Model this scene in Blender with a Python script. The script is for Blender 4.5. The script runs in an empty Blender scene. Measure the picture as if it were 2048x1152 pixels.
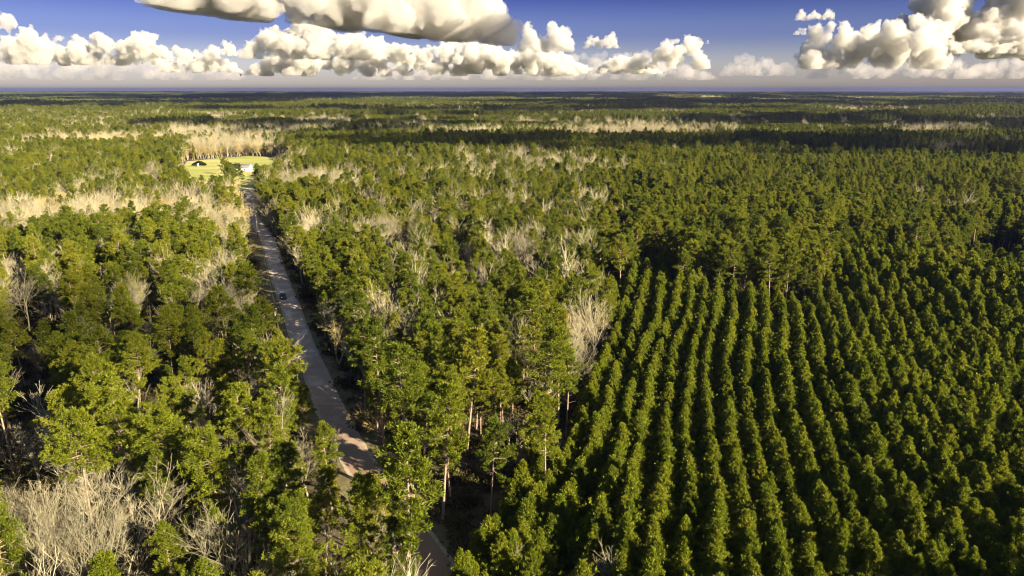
import bpy, bmesh, math, random
import numpy as np
from math import radians as R, sin, cos, tan, pi
from mathutils import Vector, Matrix, noise

SC = bpy.context.scene
COL = SC.collection
rng = np.random.default_rng(11)
random.seed(5)

# ---------------------------------------------------------------- camera
CAMH, FPX, PITCH = 65.0, 1462.0, R(15.23)
cam_d = bpy.data.cameras.new('camera')
cam = bpy.data.objects.new('camera', cam_d); COL.objects.link(cam)
cam_d.sensor_width = 36.0; cam_d.lens = 36.0*FPX/2048.0
cam_d.clip_start = 0.5; cam_d.clip_end = 300000.0
cam.location = (0, 0, CAMH); cam.rotation_euler = (R(90)-PITCH, 0, 0)
SC.camera = cam

# ---------------------------------------------------------------- light, sky, exposure
SUN_AZ, SUN_EL = R(127), R(22)            # azimuth clockwise from the view direction (+Y)
SUN = np.array([cos(SUN_EL)*sin(SUN_AZ), cos(SUN_EL)*cos(SUN_AZ), sin(SUN_EL)])
sl = bpy.data.lights.new('sun', 'SUN'); so = bpy.data.objects.new('sun', sl); COL.objects.link(so)
sl.energy = 5.0; sl.angle = R(0.5); sl.color = (1.0, 0.86, 0.62)
so.rotation_euler = Vector(SUN).to_track_quat('Z', 'Y').to_euler()
so.location = (300, -100, 200)

W = bpy.data.worlds.new('World'); SC.world = W; W.use_nodes = True
nt = W.node_tree; N = nt.nodes; L = nt.links; N.clear()
def nd(nt, typ, **kw):
    n = nt.nodes.new(typ)
    for k, v in kw.items():
        if k == 'inp':
            for a, b in v.items(): n.inputs[a].default_value = b
        else: setattr(n, k, v)
    return n
sky = nd(nt, 'ShaderNodeTexSky', sky_type='NISHITA', sun_disc=False)
sky.sun_elevation = SUN_EL; sky.sun_rotation = SUN_AZ
sky.altitude = 100; sky.air_density = 1.0; sky.dust_density = 0.6; sky.ozone_density = 3.0
geo = nd(nt, 'ShaderNodeNewGeometry')
sep = nd(nt, 'ShaderNodeSeparateXYZ'); L.new(geo.outputs['Incoming'], sep.inputs[0])
neg = nd(nt, 'ShaderNodeMath', operation='MULTIPLY'); L.new(sep.outputs['Z'], neg.inputs[0]); neg.inputs[1].default_value = -1.0
ramp = nd(nt, 'ShaderNodeValToRGB'); L.new(neg.outputs[0], ramp.inputs[0])
cr = ramp.color_ramp; cr.interpolation = 'EASE'
def setramp(cr, stops):
    while len(cr.elements) > 1: cr.elements.remove(cr.elements[-1])
    cr.elements[0].position = stops[0][0]; cr.elements[0].color = (*stops[0][1], 1)
    for p, c in stops[1:]:
        e = cr.elements.new(p); e.color = (*c, 1)
# tint of the physical sky by elevation: hazy mauve low down, deep polarised blue higher up
setramp(cr, [(0.0, (.33, .295, .33)), (0.025, (.34, .30, .37)), (0.07, (.155, .15, .29)), (0.13, (.052, .056, .195)), (0.3, (.34, .34, .38)), (1.0, (.62, .60, .56))])
mul = nd(nt, 'ShaderNodeMix', data_type='RGBA', blend_type='MULTIPLY'); mul.inputs[0].default_value = 1.0
L.new(sky.outputs[0], mul.inputs[6]); L.new(ramp.outputs[0], mul.inputs[7])
bg = nd(nt, 'ShaderNodeBackground'); bg.inputs[1].default_value = 0.078
L.new(mul.outputs[2], bg.inputs[0])
wo = nd(nt, 'ShaderNodeOutputWorld'); L.new(bg.outputs[0], wo.inputs[0])

SC.view_settings.view_transform = 'Standard'; SC.view_settings.look = 'None'
SC.view_settings.exposure = 2.1; SC.view_settings.gamma = 1.0
SC.render.engine = 'CYCLES'
cy = SC.cycles
cy.use_denoising = True; cy.denoiser = 'OPENIMAGEDENOISE'; cy.denoising_input_passes = 'RGB_ALBEDO_NORMAL'; cy.denoising_prefilter = 'ACCURATE'
cy.max_bounces = 6; cy.diffuse_bounces = 4; cy.glossy_bounces = 2; cy.transmission_bounces = 3
cy.volume_bounces = 0; cy.transparent_max_bounces = 24
cy.pixel_filter_type = 'BLACKMAN_HARRIS'; cy.filter_width = 1.1; cy.use_adaptive_sampling = True; cy.adaptive_threshold = 0.01

# ---------------------------------------------------------------- projection helpers (photo pixels, 2048 wide)
cP, sP = cos(PITCH), sin(PITCH)
def proj(x, y, z):
    dz = np.asarray(z)-CAMH
    d = y*cP - dz*sP
    up = y*sP + dz*cP
    d = np.where(d < 0.1, 0.1, d)
    return 1024+FPX*x/d, 576-FPX*up/d
def unproj(u, v, z=0.0):
    a = (u-1024)/FPX; b = (576-v)/FPX
    dx, dy, dz = a, cP+b*sP, -sP+b*cP
    t = (z-CAMH)/dz
    return np.array([dx*t, dy*t, z])
def inpoly(px, py, poly):
    px = np.asarray(px, float); py = np.asarray(py, float)
    inside = np.zeros(px.shape, bool); n = len(poly); j = n-1
    for i in range(n):
        xi, yi = poly[i]; xj, yj = poly[j]
        c = ((yi > py) != (yj > py)) & (px < (xj-xi)*(py-yi)/((yj-yi) if yj != yi else 1e-9)+xi)
        inside ^= c; j = i
    return inside

# ---------------------------------------------------------------- materials
def newmat(name):
    m = bpy.data.materials.new(name); m.use_nodes = True; m.node_tree.nodes.clear(); return m
def foliage_mat(name, c1, c2, c3, trans=0.42, scale=0.35, tint=(.18, .3)):
    m = newmat(name); t = m.node_tree; l = t.links
    oi = nd(t, 'ShaderNodeObjectInfo'); ge = nd(t, 'ShaderNodeNewGeometry')
    tc = nd(t, 'ShaderNodeTexCoord')
    nz = nd(t, 'ShaderNodeTexNoise', inp={'Scale': scale, 'Detail': 2.0}); l.new(tc.outputs['Object'], nz.inputs['Vector'])
    ad = nd(t, 'ShaderNodeMath', operation='ADD'); l.new(oi.outputs['Random'], ad.inputs[0]); l.new(nz.outputs[0], ad.inputs[1])
    ml = nd(t, 'ShaderNodeMath', operation='MULTIPLY_ADD', inp={1: 0.80, 2: -0.30}); l.new(ad.outputs[0], ml.inputs[0])
    rp = nd(t, 'ShaderNodeValToRGB'); setramp(rp.color_ramp, [(0, c1), (0.5, c2), (1, c3)]); l.new(ml.outputs[0], rp.inputs[0])
    hs = nd(t, 'ShaderNodeHueSaturation'); l.new(rp.outputs[0], hs.inputs['Color'])
    v = nd(t, 'ShaderNodeMapRange', inp={3: 0.6, 4: 1.35}); l.new(ge.outputs['Random Per Island'], v.inputs[0]); l.new(v.outputs[0], hs.inputs['Value'])
    d = nd(t, 'ShaderNodeBsdfDiffuse'); tr = nd(t, 'ShaderNodeBsdfTranslucent'); l.new(hs.outputs[0], d.inputs[0]); l.new(hs.outputs[0], tr.inputs[0])
    mx = nd(t, 'ShaderNodeMixShader'); mx.inputs[0].default_value = trans; l.new(d.outputs[0], mx.inputs[1]); l.new(tr.outputs[0], mx.inputs[2])
    gl = nd(t, 'ShaderNodeBsdfGlossy', inp={'Roughness': 0.45}); gl.inputs[0].default_value = (.9, .9, .7, 1)
    m2 = nd(t, 'ShaderNodeMixShader'); m2.inputs[0].default_value = 0.012; l.new(mx.outputs[0], m2.inputs[1]); l.new(gl.outputs[0], m2.inputs[2])
    o = nd(t, 'ShaderNodeOutputMaterial'); l.new(m2.outputs[0], o.inputs[0])
    return m
def simple_mat(name, c1, c2=None, scale=1.0, rough=0.85, detail=6.0, metallic=0.0, perobj=False, bump=0.0):
    m = newmat(name); t = m.node_tree; l = t.links
    b = nd(t, 'ShaderNodeBsdfPrincipled', inp={'Roughness': rough, 'Metallic': metallic})
    if c2 is None: b.inputs['Base Color'].default_value = (*c1, 1)
    else:
        tc = nd(t, 'ShaderNodeTexCoord'); nz = nd(t, 'ShaderNodeTexNoise', inp={'Scale': scale, 'Detail': detail})
        l.new(tc.outputs['Object'], nz.inputs['Vector'])
        src = nz.outputs[0]
        if perobj:
            oi = nd(t, 'ShaderNodeObjectInfo'); ad = nd(t, 'ShaderNodeMath', operation='ADD'); l.new(oi.outputs['Random'], ad.inputs[0]); l.new(src, ad.inputs[1])
            mm = nd(t, 'ShaderNodeMath', operation='MULTIPLY_ADD', inp={1: 0.7, 2: -0.2}); l.new(ad.outputs[0], mm.inputs[0]); src = mm.outputs[0]
        rp = nd(t, 'ShaderNodeValToRGB'); setramp(rp.color_ramp, [(0.3, c1), (0.7, c2)]); l.new(src, rp.inputs[0])
        l.new(rp.outputs[0], b.inputs['Base Color'])
        if bump:
            bp = nd(t, 'ShaderNodeBump', inp={'Strength': bump}); l.new(nz.outputs[0], bp.inputs['Height']); l.new(bp.outputs[0], b.inputs['Normal'])
    o = nd(t, 'ShaderNodeOutputMaterial'); l.new(b.outputs[0], o.inputs[0])
    return m
M = {}
M['pine'] = foliage_mat('pine_needles', (.078, .106, .008), (.152, .176, .011), (.220, .220, .016))
M['young'] = foliage_mat('young_pine_needles', (.105, .135, .009), (.165, .195, .011), (.210, .22, .015))
M['far_green'] = foliage_mat('distant_needles', (.05, .075, .010), (.09, .11, .012), (.15, .14, .018), scale=0.02)
M['bud'] = foliage_mat('budding_leaves', (.16, .19, .04), (.24, .26, .06), (.30, .30, .08), trans=0.5)
M['brush'] = foliage_mat('brush_leaves', (.030, .040, .008), (.07, .06, .018), (.12, .085, .035), trans=0.3)
M['bark'] = simple_mat('pine_bark', (.16, .105, .07), (.34, .25, .18), 3.0)
M['twig'] = simple_mat('bare_branches', (.22, .195, .12), (.40, .35, .215), 0.25, perobj=True, detail=2)
M['twig_gold'] = simple_mat('golden_branches', (.30, .23, .09), (.38, .31, .14), 0.25, perobj=True, detail=2)

# ---------------------------------------------------------------- mesh helpers
class MB:
    """collects triangles and quads as numpy blocks"""
    def __init__(s): s.v = []; s.f = []; s.mi = []; s.n = 0
    def add(s, v, f, mi=0):
        v = np.asarray(v, float); f = np.asarray(f, int)
        s.v.append(v); s.f.append(f+s.n); s.mi.append(np.full(len(f), mi)); s.n += len(v)
    def merge(s, o, mi=0, mat=None):
        for v in o.v: s.v.append(v)
        for f, m in zip(o.f, o.mi): s.f.append(f+s.n); s.mi.append(m*0+mi)
        s.n += o.n
    def mesh(s, name, mats, smooth=False):
        me = bpy.data.meshes.new(name)
        V = np.concatenate(s.v); me.vertices.add(len(V)); me.vertices.foreach_set('co', V.ravel())
        lt = np.concatenate([np.full(len(f), f.shape[1]) for f in s.f]); lv = np.concatenate([f.ravel() for f in s.f])
        me.loops.add(len(lv)); me.loops.foreach_set('vertex_index', lv.astype(np.int32))
        me.polygons.add(len(lt)); ls = np.concatenate([[0], np.cumsum(lt)[:-1]])
        me.polygons.foreach_set('loop_start', ls.astype(np.int32))
        me.polygons.foreach_set('material_index', np.concatenate(s.mi).astype(np.int32))
        for m in mats: me.materials.append(m)
        me.update(calc_edges=True)
        if smooth: me.polygons.foreach_set('use_smooth', [True]*len(me.polygons))
        return me
def tube(mb, pts, rad, k=4, mi=0):
    pts = np.asarray(pts, float); n = len(pts); vs = []
    for i in range(n):
        d = pts[min(i+1, n-1)]-pts[max(i-1, 0)]; d /= np.linalg.norm(d)+1e-9
        a = np.cross(d, [0.3, 0.9, 0.2]); a /= np.linalg.norm(a)+1e-9; b = np.cross(d, a)
        for j in range(k):
            t = 2*pi*j/k; vs.append(pts[i]+rad[i]*(cos(t)*a+sin(t)*b))
    fs = [[i*k+j, i*k+(j+1) % k, (i+1)*k+(j+1) % k, (i+1)*k+j] for i in range(n-1) for j in range(k)]
    mb.add(vs, fs, mi)
def norm(a): return a/(np.linalg.norm(a, axis=-1, keepdims=True)+1e-9)
def blades(mb, C, D, n, ln, w, spread, r, mi=0):
    """n needle-bundle faces at each centre C, fanning about direction D"""
    C = np.repeat(C, n, 0); D = np.repeat(D, n, 0); m = len(C)
    d = norm(D+r.normal(size=(m, 3))*spread); s = norm(np.cross(d, r.normal(size=(m, 3))))
    l = ln*r.uniform(.65, 1.25, (m, 1)); ww = w*r.uniform(.7, 1.3, (m, 1))
    C = C+r.normal(size=(m, 3))*ln*.18
    v = np.stack([C, C+d*l*.75+s*ww, C+d*l*1.05, C+d*l*.75-s*ww], 1).reshape(-1, 3)
    mb.add(v, np.arange(m*4).reshape(-1, 4), mi)
def box(mb, c, s, mi=0, rz=0):
    x, y, z = np.asarray(s)/2.0
    v = np.array([[-x,-y,-z],[x,-y,-z],[x,y,-z],[-x,y,-z],[-x,-y,z],[x,-y,z],[x,y,z],[-x,y,z]])
    if rz: v[:, :2] = v[:, :2] @ np.array([[cos(rz), sin(rz)], [-sin(rz), cos(rz)]])
    mb.add(v+np.asarray(c), [[3,2,1,0],[4,5,6,7],[0,1,5,4],[1,2,6,5],[2,3,7,6],[3,0,4,7]], mi)
def link(o, parent=None):
    COL.objects.link(o)
    if parent is not None: o.parent = parent
    return o
def obj(name, mb, mats, parent=None, smooth=False):
    if not isinstance(mats, (list, tuple)): mats = [mats]
    return link(bpy.data.objects.new(name, mb.mesh(name, mats, smooth)), parent)
def tag(o, label, cat, group=None, kind=None):
    if label: o['label'] = label
    if cat: o['category'] = cat
    if group: o['group'] = group
    if kind: o['kind'] = kind
    return o
def empty(name, loc, rz=0):
    o = bpy.data.objects.new(name, None); COL.objects.link(o); o.location = loc; o.rotation_euler = (0, 0, rz); return o

# ---------------------------------------------------------------- tree prototypes: each returns (trunk MB, crown MB)
def make_pine(seed, H=22.0, base=.5, rad=3.8, nb=52, sway=.5):
    r = np.random.default_rng(seed); tr = MB(); cr_ = MB()
    ph = r.uniform(0, 6.28); zs = np.linspace(0, H*.97, 9)
    axis = np.stack([sway*np.sin(zs/H*2.2+ph)-sway*sin(ph), sway*np.cos(zs/H*1.9+ph)-sway*cos(ph), zs], 1)
    tube(tr, axis, .25*(1-zs/H*.85), 6)
    def ax(z): return np.array([np.interp(z, zs, axis[:, k]) for k in range(3)])
    # a few dead stubs below the crown
    for i in range(6):
        z = H*r.uniform(base*.55, base); a = r.uniform(0, 6.28); ln = r.uniform(.6, 1.8); p = ax(z)
        tube(tr, [p, p+np.array([cos(a)*ln, sin(a)*ln, .25*ln])], [.04, .015], 3)
    C, D = [], []
    side = r.uniform(.65, 1.2, 7)
    for i in range(nb):
        t = (i+r.uniform(0, 1))/nb; z = H*(base+(1-base)*t**.9); a = i*2.4+r.normal()*.35
        prof = (np.sin(pi*(0.16+.80*t)**.85))**.8
        ln = max(.5, rad*prof*side[int((a % 6.28)/6.29*7)]*r.uniform(.55, 1.2))
        if t < .22 and r.random() < .35: continue
        el = -.15+1.0*t+r.normal()*.15; dr = np.array([cos(a)*cos(el), sin(a)*cos(el), sin(el)])
        p0 = ax(z); p1 = p0+dr*ln*.55+[0, 0, -.06*ln]; p2 = p1+norm(dr+[0, 0, .35])*ln*.5
        tube(tr, [p0, p1, p2], [.055+.012*ln, .035, .012], 3)
        nt_ = int(4+ln*3.6)
        for k in range(nt_):
            s = r.uniform(.38, 1.05); q = p0+(p1-p0)*min(1, s/.55)+(p2-p1)*max(0, (s-.55)/.5)
            off = r.normal(size=3)*np.array([.45, .45, .22])*ln*.26
            C.append(q+off); D.append(norm(dr*.5+off*.8+np.array([0, 0, .55])))
    for i in range(10):
        C.append(ax(H*.97)+r.normal(size=3)*[.35, .35, .4]); D.append(np.array([0, 0, 1.]))
    blades(cr_, np.array(C), np.array(D), 22, .50, .05, .7, r)
    return tr, cr_
def make_young(seed, H=8.6, rad=1.75, nb=120, base=.06):
    r = np.random.default_rng(seed); tr = MB(); cr_ = MB()
    tube(tr, [[0, 0, 0], [.05, 0, H*.5], [0, .05, H*.97]], [.13, .08, .02], 5)
    C, D = [], []
    side = r.uniform(.75, 1.2, 6)
    for i in range(nb):
        t = (i+r.random())/nb; z = H*(base+(1-base)*t); a = i*2.4+r.normal()*.3
        ln = rad*1.12*(1-t)**.85*min(1, .7+t*2.0)*side[int((a % 6.28)/6.29*6)]*r.uniform(.7, 1.2)+.12
        el = .25+.8*t+r.normal()*.1; dr = np.array([cos(a)*cos(el), sin(a)*cos(el), sin(el)])
        p0 = np.array([0, 0, z]); p1 = p0+dr*ln
        tube(tr, [p0, p1], [.03, .01], 3)
        for k in range(int(3+ln*3.5)):
            s = r.uniform(.35, 1.0); C.append(p0+(p1-p0)*s+r.normal(size=3)*.16*ln); D.append(norm(dr*.35+[0, 0, 1.0]))
    C.append(np.array([0, 0, H*.94])); D.append(np.array([0, 0, 1.])); C.append(np.array([0, 0, H*.9])); D.append(np.array([0, 0, 1.]))
    blades(cr_, np.array(C), np.array(D), 16, .38, .05, .5, r)
    return tr, cr_
def make_bare(seed, H=15.0, spread=.75, dens=1.0, leaf=False, stems=1):
    r = np.random.default_rng(seed); tr = MB(); tw = MB()
    T0, T1 = [], []
    def grow(p, d, ln, rad, lev):
        mid = p+d*ln*.5+r.normal(size=3)*ln*.05; q = mid+norm(d+r.normal(size=3)*.14+[0, 0, .06])*ln*.5
        if lev < 3: tube(tr if lev < 1 else tw, [p, mid, q], [rad, rad*.82, rad*.66], 4 if lev < 2 else 3)
        else: tube(tw, [p, q], [rad, rad*.6], 3)
        n = [4, 4, 4, 4, 0][lev] if lev < 4 else 0
        if lev == 4:
            for k in range(int(4*dens)):
                s = r.uniform(.2, 1); T0.append(p+(q-p)*s); T1.append(norm(d+r.normal(size=3)*.42+[0, 0, .12])*r.uniform(.35, .95))
            return
        for k in range(n):
            s = 1.0 if k == 0 else r.uniform(.45, 1.0); sp = spread*(.42 if k == 0 else 1.0)*[.72, .8, .75, .7][lev]
            b = p+(mid-p)*min(1, s*2)+(q-mid)*max(0, s*2-1)
            nd_ = norm(d+r.normal(size=3)*np.array([1, 1, .45])*sp+[0, 0, .15])
            grow(b, nd_, ln*r.uniform(.56, .82)*(1.05 if k == 0 else 1), rad*(.62 if k == 0 else .42), lev+1)
    for s_ in range(stems):
        d0 = norm(np.array([r.normal()*.12*stems, r.normal()*.12*stems, 1.0]))
        grow(np.array([s_*.3, 0, 0.]), d0, H*.34, .25/stems**.4, 0)
    T0 = np.array(T0); T1 = np.array(T1); m = len(T0)
    sd = norm(np.cross(T1, r.normal(size=(m, 3))))*.014
    tw.add(np.stack([T0-sd, T0+sd, T0+T1+r.normal(size=(m, 3))*.05], 1).reshape(-1, 3), np.arange(m*3).reshape(-1, 3))
    if leaf:
        lf = MB(); sel = r.random(m) < .8
        blades(lf, (T0+T1*.6)[sel], norm(T1[sel]), 3, .26, .07, .9, r); return tr, tw, lf
    return tr, tw
def make_brush(seed):
    r = np.random.default_rng(seed); b = MB(); n = 60
    C = r.normal(size=(n, 3))*[1.1, 1.1, .5]+[0, 0, 1.0]; C[:, 2] = np.abs(C[:, 2])
    blades(b, C, norm(C*[1, 1, .3]+[0, 0, 1]), 6, .6, .12, .6, r)
    return b

def mesh_pair(kind, i, tr, cr_, m_tr, m_cr):
    both = MB(); both.merge(tr, 0); both.merge(cr_, 1)
    return dict(trunk=tr.mesh(kind+'_trunk', [m_tr]), crown=cr_.mesh(kind+'_crown', [m_cr]), both=both.mesh(kind, [m_tr, m_cr]))
PINE = [mesh_pair('tall_pine', i, *make_pine(100+i, H=22, base=[.5, .42, .55, .46, .38, .58, .48][i], rad=[4.0, 3.6, 4.2, 3.4, 3.8, 4.4, 3.2][i], sway=.5), M['bark'], M['pine']) for i in range(7)]
MID = [mesh_pair('pine', i, *make_pine(200+i, H=15, base=.25, rad=[2.5, 2.8, 2.3, 2.6][i], nb=60, sway=.25), M['bark'], M['pine']) for i in range(4)]
YOUNG = [mesh_pair('young_pine', i, *make_young(300+i, H=[9.4, 8.8, 10.2, 8.4, 9.6][i], rad=[2.9, 3.0, 2.7, 2.8, 2.9][i]), M['bark'], M['young']) for i in range(5)]
BARE = [mesh_pair('bare_tree', i, *make_bare(400+i, H=[15, 16, 14, 17, 13, 15][i], spread=[.8, .95, .85, .65, 1.1, .6][i], stems=[1, 1, 2, 1, 1, 3][i], dens=1.1), M['twig'], M['twig']) for i in range(6)]
GOLD = [mesh_pair('golden_bare_tree', i, *make_bare(450+i, H=13, spread=.75, dens=2.4, stems=2), M['twig'], M['twig_gold']) for i in range(3)]
def budm(i):
    tr, tw, lf = make_bare(480+i, H=12, spread=.6, dens=1.6, leaf=True); tw2 = MB(); tw2.merge(tw, 0)
    b = MB(); b.merge(tw, 0); b.merge(lf, 1); both = MB(); both.merge(tr, 0); both.merge(tw, 0); both.merge(lf, 1)
    return dict(trunk=tr.mesh('budding_trunk', [M['twig']]), crown=b.mesh('budding_crown', [M['twig'], M['bud']]), both=both.mesh('budding_tree', [M['twig'], M['bud']]))
BUD = [budm(i) for i in range(2)]
BRUSH = [dict(both=make_brush(500+i).mesh('brush', [M['brush']])) for i in range(4)]
PROTO = dict(pine=PINE, mid=MID, young=YOUNG, bare=BARE, gold=GOLD, bud=BUD, brush=BRUSH)

# ---------------------------------------------------------------- geometry-node scatter (only for "stuff")
def proto_collection(name, meshes):
    c = bpy.data.collections.new(name)
    for i, m in enumerate(meshes):
        c.objects.link(bpy.data.objects.new('%s_source_%02d' % (name, i), m))
    return c
def scatter(name, pts, rot, scl, idx, meshes, label, cat):
    """one object of instances; pts Nx3, rot z angles, scl Nx3, idx which mesh"""
    me = bpy.data.meshes.new(name); n = len(pts)
    me.vertices.add(n); me.vertices.foreach_set('co', np.asarray(pts, float).ravel())
    a = me.attributes.new('rz', 'FLOAT_VECTOR', 'POINT'); rv = np.zeros((n, 3)); rv[:, 2] = rot; a.data.foreach_set('vector', rv.ravel())
    a = me.attributes.new('sc', 'FLOAT_VECTOR', 'POINT'); a.data.foreach_set('vector', np.asarray(scl, float).ravel())
    a = me.attributes.new('ix', 'INT', 'POINT'); a.data.foreach_set('value', np.asarray(idx, np.int32))
    o = bpy.data.objects.new(name, me); COL.objects.link(o)
    g = bpy.data.node_groups.new(name, 'GeometryNodeTree')
    g.interface.new_socket('Geometry', in_out='INPUT', socket_type='NodeSocketGeometry')
    g.interface.new_socket('Geometry', in_out='OUTPUT', socket_type='NodeSocketGeometry')
    gi = nd(g, 'NodeGroupInput'); go = nd(g, 'NodeGroupOutput'); l = g.links
    ip = nd(g, 'GeometryNodeInstanceOnPoints'); ci = nd(g, 'GeometryNodeCollectionInfo')
    ci.inputs['Collection'].default_value = proto_collection(name, meshes)
    ci.inputs['Separate Children'].default_value = True; ci.inputs['Reset Children'].default_value = True
    def na(nm, ty):
        x = nd(g, 'GeometryNodeInputNamedAttribute', data_type=ty); x.inputs['Name'].default_value = nm; return x.outputs[0]
    l.new(gi.outputs[0], ip.inputs['Points']); l.new(ci.outputs[0], ip.inputs['Instance'])
    ip.inputs['Pick Instance'].default_value = True
    l.new(na('ix', 'INT'), ip.inputs['Instance Index']); l.new(na('sc', 'FLOAT_VECTOR'), ip.inputs['Scale'])
    er = nd(g, 'FunctionNodeEulerToRotation'); l.new(na('rz', 'FLOAT_VECTOR'), er.inputs[0]); l.new(er.outputs[0], ip.inputs['Rotation'])
    l.new(ip.outputs[0], go.inputs[0])
    md = o.modifiers.new('scatter', 'NODES'); md.node_group = g
    tag(o, label, cat, kind='stuff')
    return o

HAZE = 5e-5
# ---------------------------------------------------------------- road and openings (traced on the ground)
road_px = [(881,1152),(853,1106),(790,1020),(727,940),(707,905),(678,855),(652,800),(634,750),(610,700),(590,640),(577,600),(568,580),(554,540),(543,500),(537,480),(520,456),(507,437),(503,428),(502,412),(501,395),(499,375)]
RP = np.array([unproj(u, v)[:2] for u, v in road_px])
RP = np.vstack([RP[0]+(RP[0]-RP[1])*5, RP[0]+(RP[0]-RP[1])*2, RP])
def catmull(P, n):
    out = []
    for i in range(len(P)-1):
        a, b, c, d = P[max(i-1, 0)], P[i], P[i+1], P[min(i+2, len(P)-1)]
        for t in np.linspace(0, 1, n, endpoint=False):
            out.append(.5*((2*b)+(c-a)*t+(2*a-5*b+4*c-d)*t*t+(3*b-a-3*c+d)*t**3))
    out.append(P[-1]); return np.array(out)
def smooth(P, k):
    for _ in range(k):
        Q = P.copy(); Q[1:-1] = (P[:-2]+2*P[1:-1]+P[2:])/4; P = Q
    return P
RC = smooth(catmull(RP, 8), 25)
RT = norm(np.gradient(RC, axis=0)); RN = np.stack([RT[:, 1], -RT[:, 0]], 1)      # normal to the right
def road_dist(x, y):
    """signed distance to the road centre line, + is right of it"""
    x = np.asarray(x); y = np.asarray(y); out = np.full(x.shape, 999.0)
    near = np.where((y < 640) & (x > -280) & (x < 60))[0]
    for c in np.array_split(near, max(1, len(near)//4000)):
        if len(c) == 0: continue
        P = np.stack([x[c], y[c]], 1); d = ((P[:, None]-RC[None])**2).sum(2); j = d.argmin(1)
        out[c] = np.sqrt(d.min(1))*np.sign(((P-RC[j])*RN[j]).sum(1))
    return out
LAWN = [(352,352),(374,323),(440,316),(500,312),(575,316),(600,328),(570,348),(520,372),(470,392),(400,392),(360,375)]
OPEN = [LAWN,
        [(1575,311),(2200,325),(2200,356),(1750,343),(1560,322)],
        [(1150,257),(1440,263),(1430,271),(1150,270)],
        [(1400,209),(1620,212),(1600,216),(1400,213)],
        [(150,190),(560,190),(560,192.5),(150,192.5)], [(700,187),(1100,187),(1100,189),(700,189)],
        [(1880,541),(1960,505),(2060,500),(2060,560),(1930,560)]]
PLANT = [(905,1300),(905,1152),(950,1040),(985,965),(1040,915),(1105,880),(1150,800),(1180,725),(1210,640),(1245,560),(1275,520),(1310,518),(1345,560),(1400,572),(1500,570),(1610,590),(1650,560),(1690,500),(1800,515),(1900,560),(2060,575),(2400,640),(2600,1300)]
GAP = [(845,1320),(880,1152),(900,1060),(905,980),(985,915),(1085,890),(1125,800),(1155,720),(1190,640),(1215,560),(1262,505),(1290,500),(1290,520),(1245,570),(1215,650),(1190,730),(1160,810),(1115,900),(1050,940),(1000,1000),(960,1060),(945,1152),(945,1320)]

# plantation rows, traced along the tree tops (z = 8)
def cpx(l): return [(1000+.583*a, 480+.583*b) for a, b in l]
rows_px = [cpx(l) for l in [
 [(520,60),(500,150),(475,230),(450,330),(400,430),(380,520),(350,610),(320,700),(260,800),(190,920),(130,1040),(80,1150)],
 [(560,80),(545,200),(540,280),(490,350),(470,440),(440,540),(420,640),(400,740),(370,850),(340,960),(300,1080),(270,1180)],
 [(620,140),(600,240),(560,320),(535,400),(512,480),(497,560),(486,640),(470,740),(450,840),(440,940),(430,1050),(410,1160)],
 [(655,150),(655,200),(640,280),(600,350),(585,440),(578,520),(568,600),(570,680),(565,760),(560,840),(535,920),(530,1000),(525,1100),(520,1160)],
 [(700,150),(700,200),(690,280),(665,360),(655,440),(645,500),(640,560),(636,640),(640,720),(655,800),(650,880),(640,960),(635,1060),(640,1160)],
 [(745,150),(745,200),(738,280),(715,350),(705,430),(706,500),(715,600),(725,700),(740,800),(752,880),(740,960),(740,1060),(745,1160)],
 [(800,150),(800,200),(802,280),(780,360),(776,430),(788,520),(786,600),(795,680),(815,760),(830,840),(845,920),(850,1020),(860,1160)],
 [(850,150),(856,200),(863,270),(850,350),(840,430),(850,520),(858,600),(872,680),(890,740),(910,820),(930,900),(950,1000),(970,1160)],
 [(895,150),(907,210),(915,300),(902,370),(905,450),(917,520),(928,600),(948,680),(975,760),(1003,830),(1030,900),(1060,1000),(1090,1160)],
 [(945,160),(965,230),(975,320),(962,400),(980,470),(988,540),(1012,620),(1040,700),(1072,770),(1108,850),(1135,930),(1172,1030),(1215,1160)],
 [(990,170),(1012,230),(1032,330),(1032,430),(1052,510),(1082,600),(1118,680),(1150,760),(1190,850),(1222,950),(1270,1050),(1330,1160)],
 [(1040,170),(1062,230),(1088,320),(1090,420),(1112,500),(1145,590),(1190,680),(1232,770),(1285,860),(1325,950),(1375,1050),(1440,1160)],
]]
YG = np.arange(60, 420, 2.0)
def row_world(pl):
    P = np.array([unproj(u, v, 8.0)[:2] for u, v in pl]); P = P[np.argsort(P[:, 1])]
    n = 4; d0 = (P[min(n, len(P)-1)]-P[0]); sl0 = d0[0]/d0[1]; d1 = P[-1]-P[-5]; sl1 = d1[0]/d1[1]
    x = np.interp(YG, P[:, 1], P[:, 0]); lo = YG < P[0, 1]; hi = YG > P[-1, 1]
    x[lo] = P[0, 0]+(YG[lo]-P[0, 1])*sl0; x[hi] = P[-1, 0]+(YG[hi]-P[-1, 1])*(.55*sl1+.45*.30)
    return x
RX = [row_world(p) for p in rows_px]
step = np.clip(np.mean([RX[k+1]-RX[k] for k in range(6, 11)], 0), 2.9, 5.0)
step = np.convolve(np.pad(step, 20, mode='edge'), np.ones(41)/41, 'valid')
RX0 = len(RX)
last = RX[-1]; sm = np.convolve(np.pad(last, 12, mode='reflect', reflect_type='odd'), np.ones(25)/25, 'valid'); wig = last-sm
for k in range(1, 75):
    sh = int(4*k) ; RX.append(sm+step*(k+max(0, k-5)*.08)+np.interp(YG-2.2*k, YG, wig)*max(.3, 1-k*.03)+.35*np.sin(YG/17+k*.7))
for k in range(1, 12): RX.insert(0, RX[0]-np.maximum(3.6, step))

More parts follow.
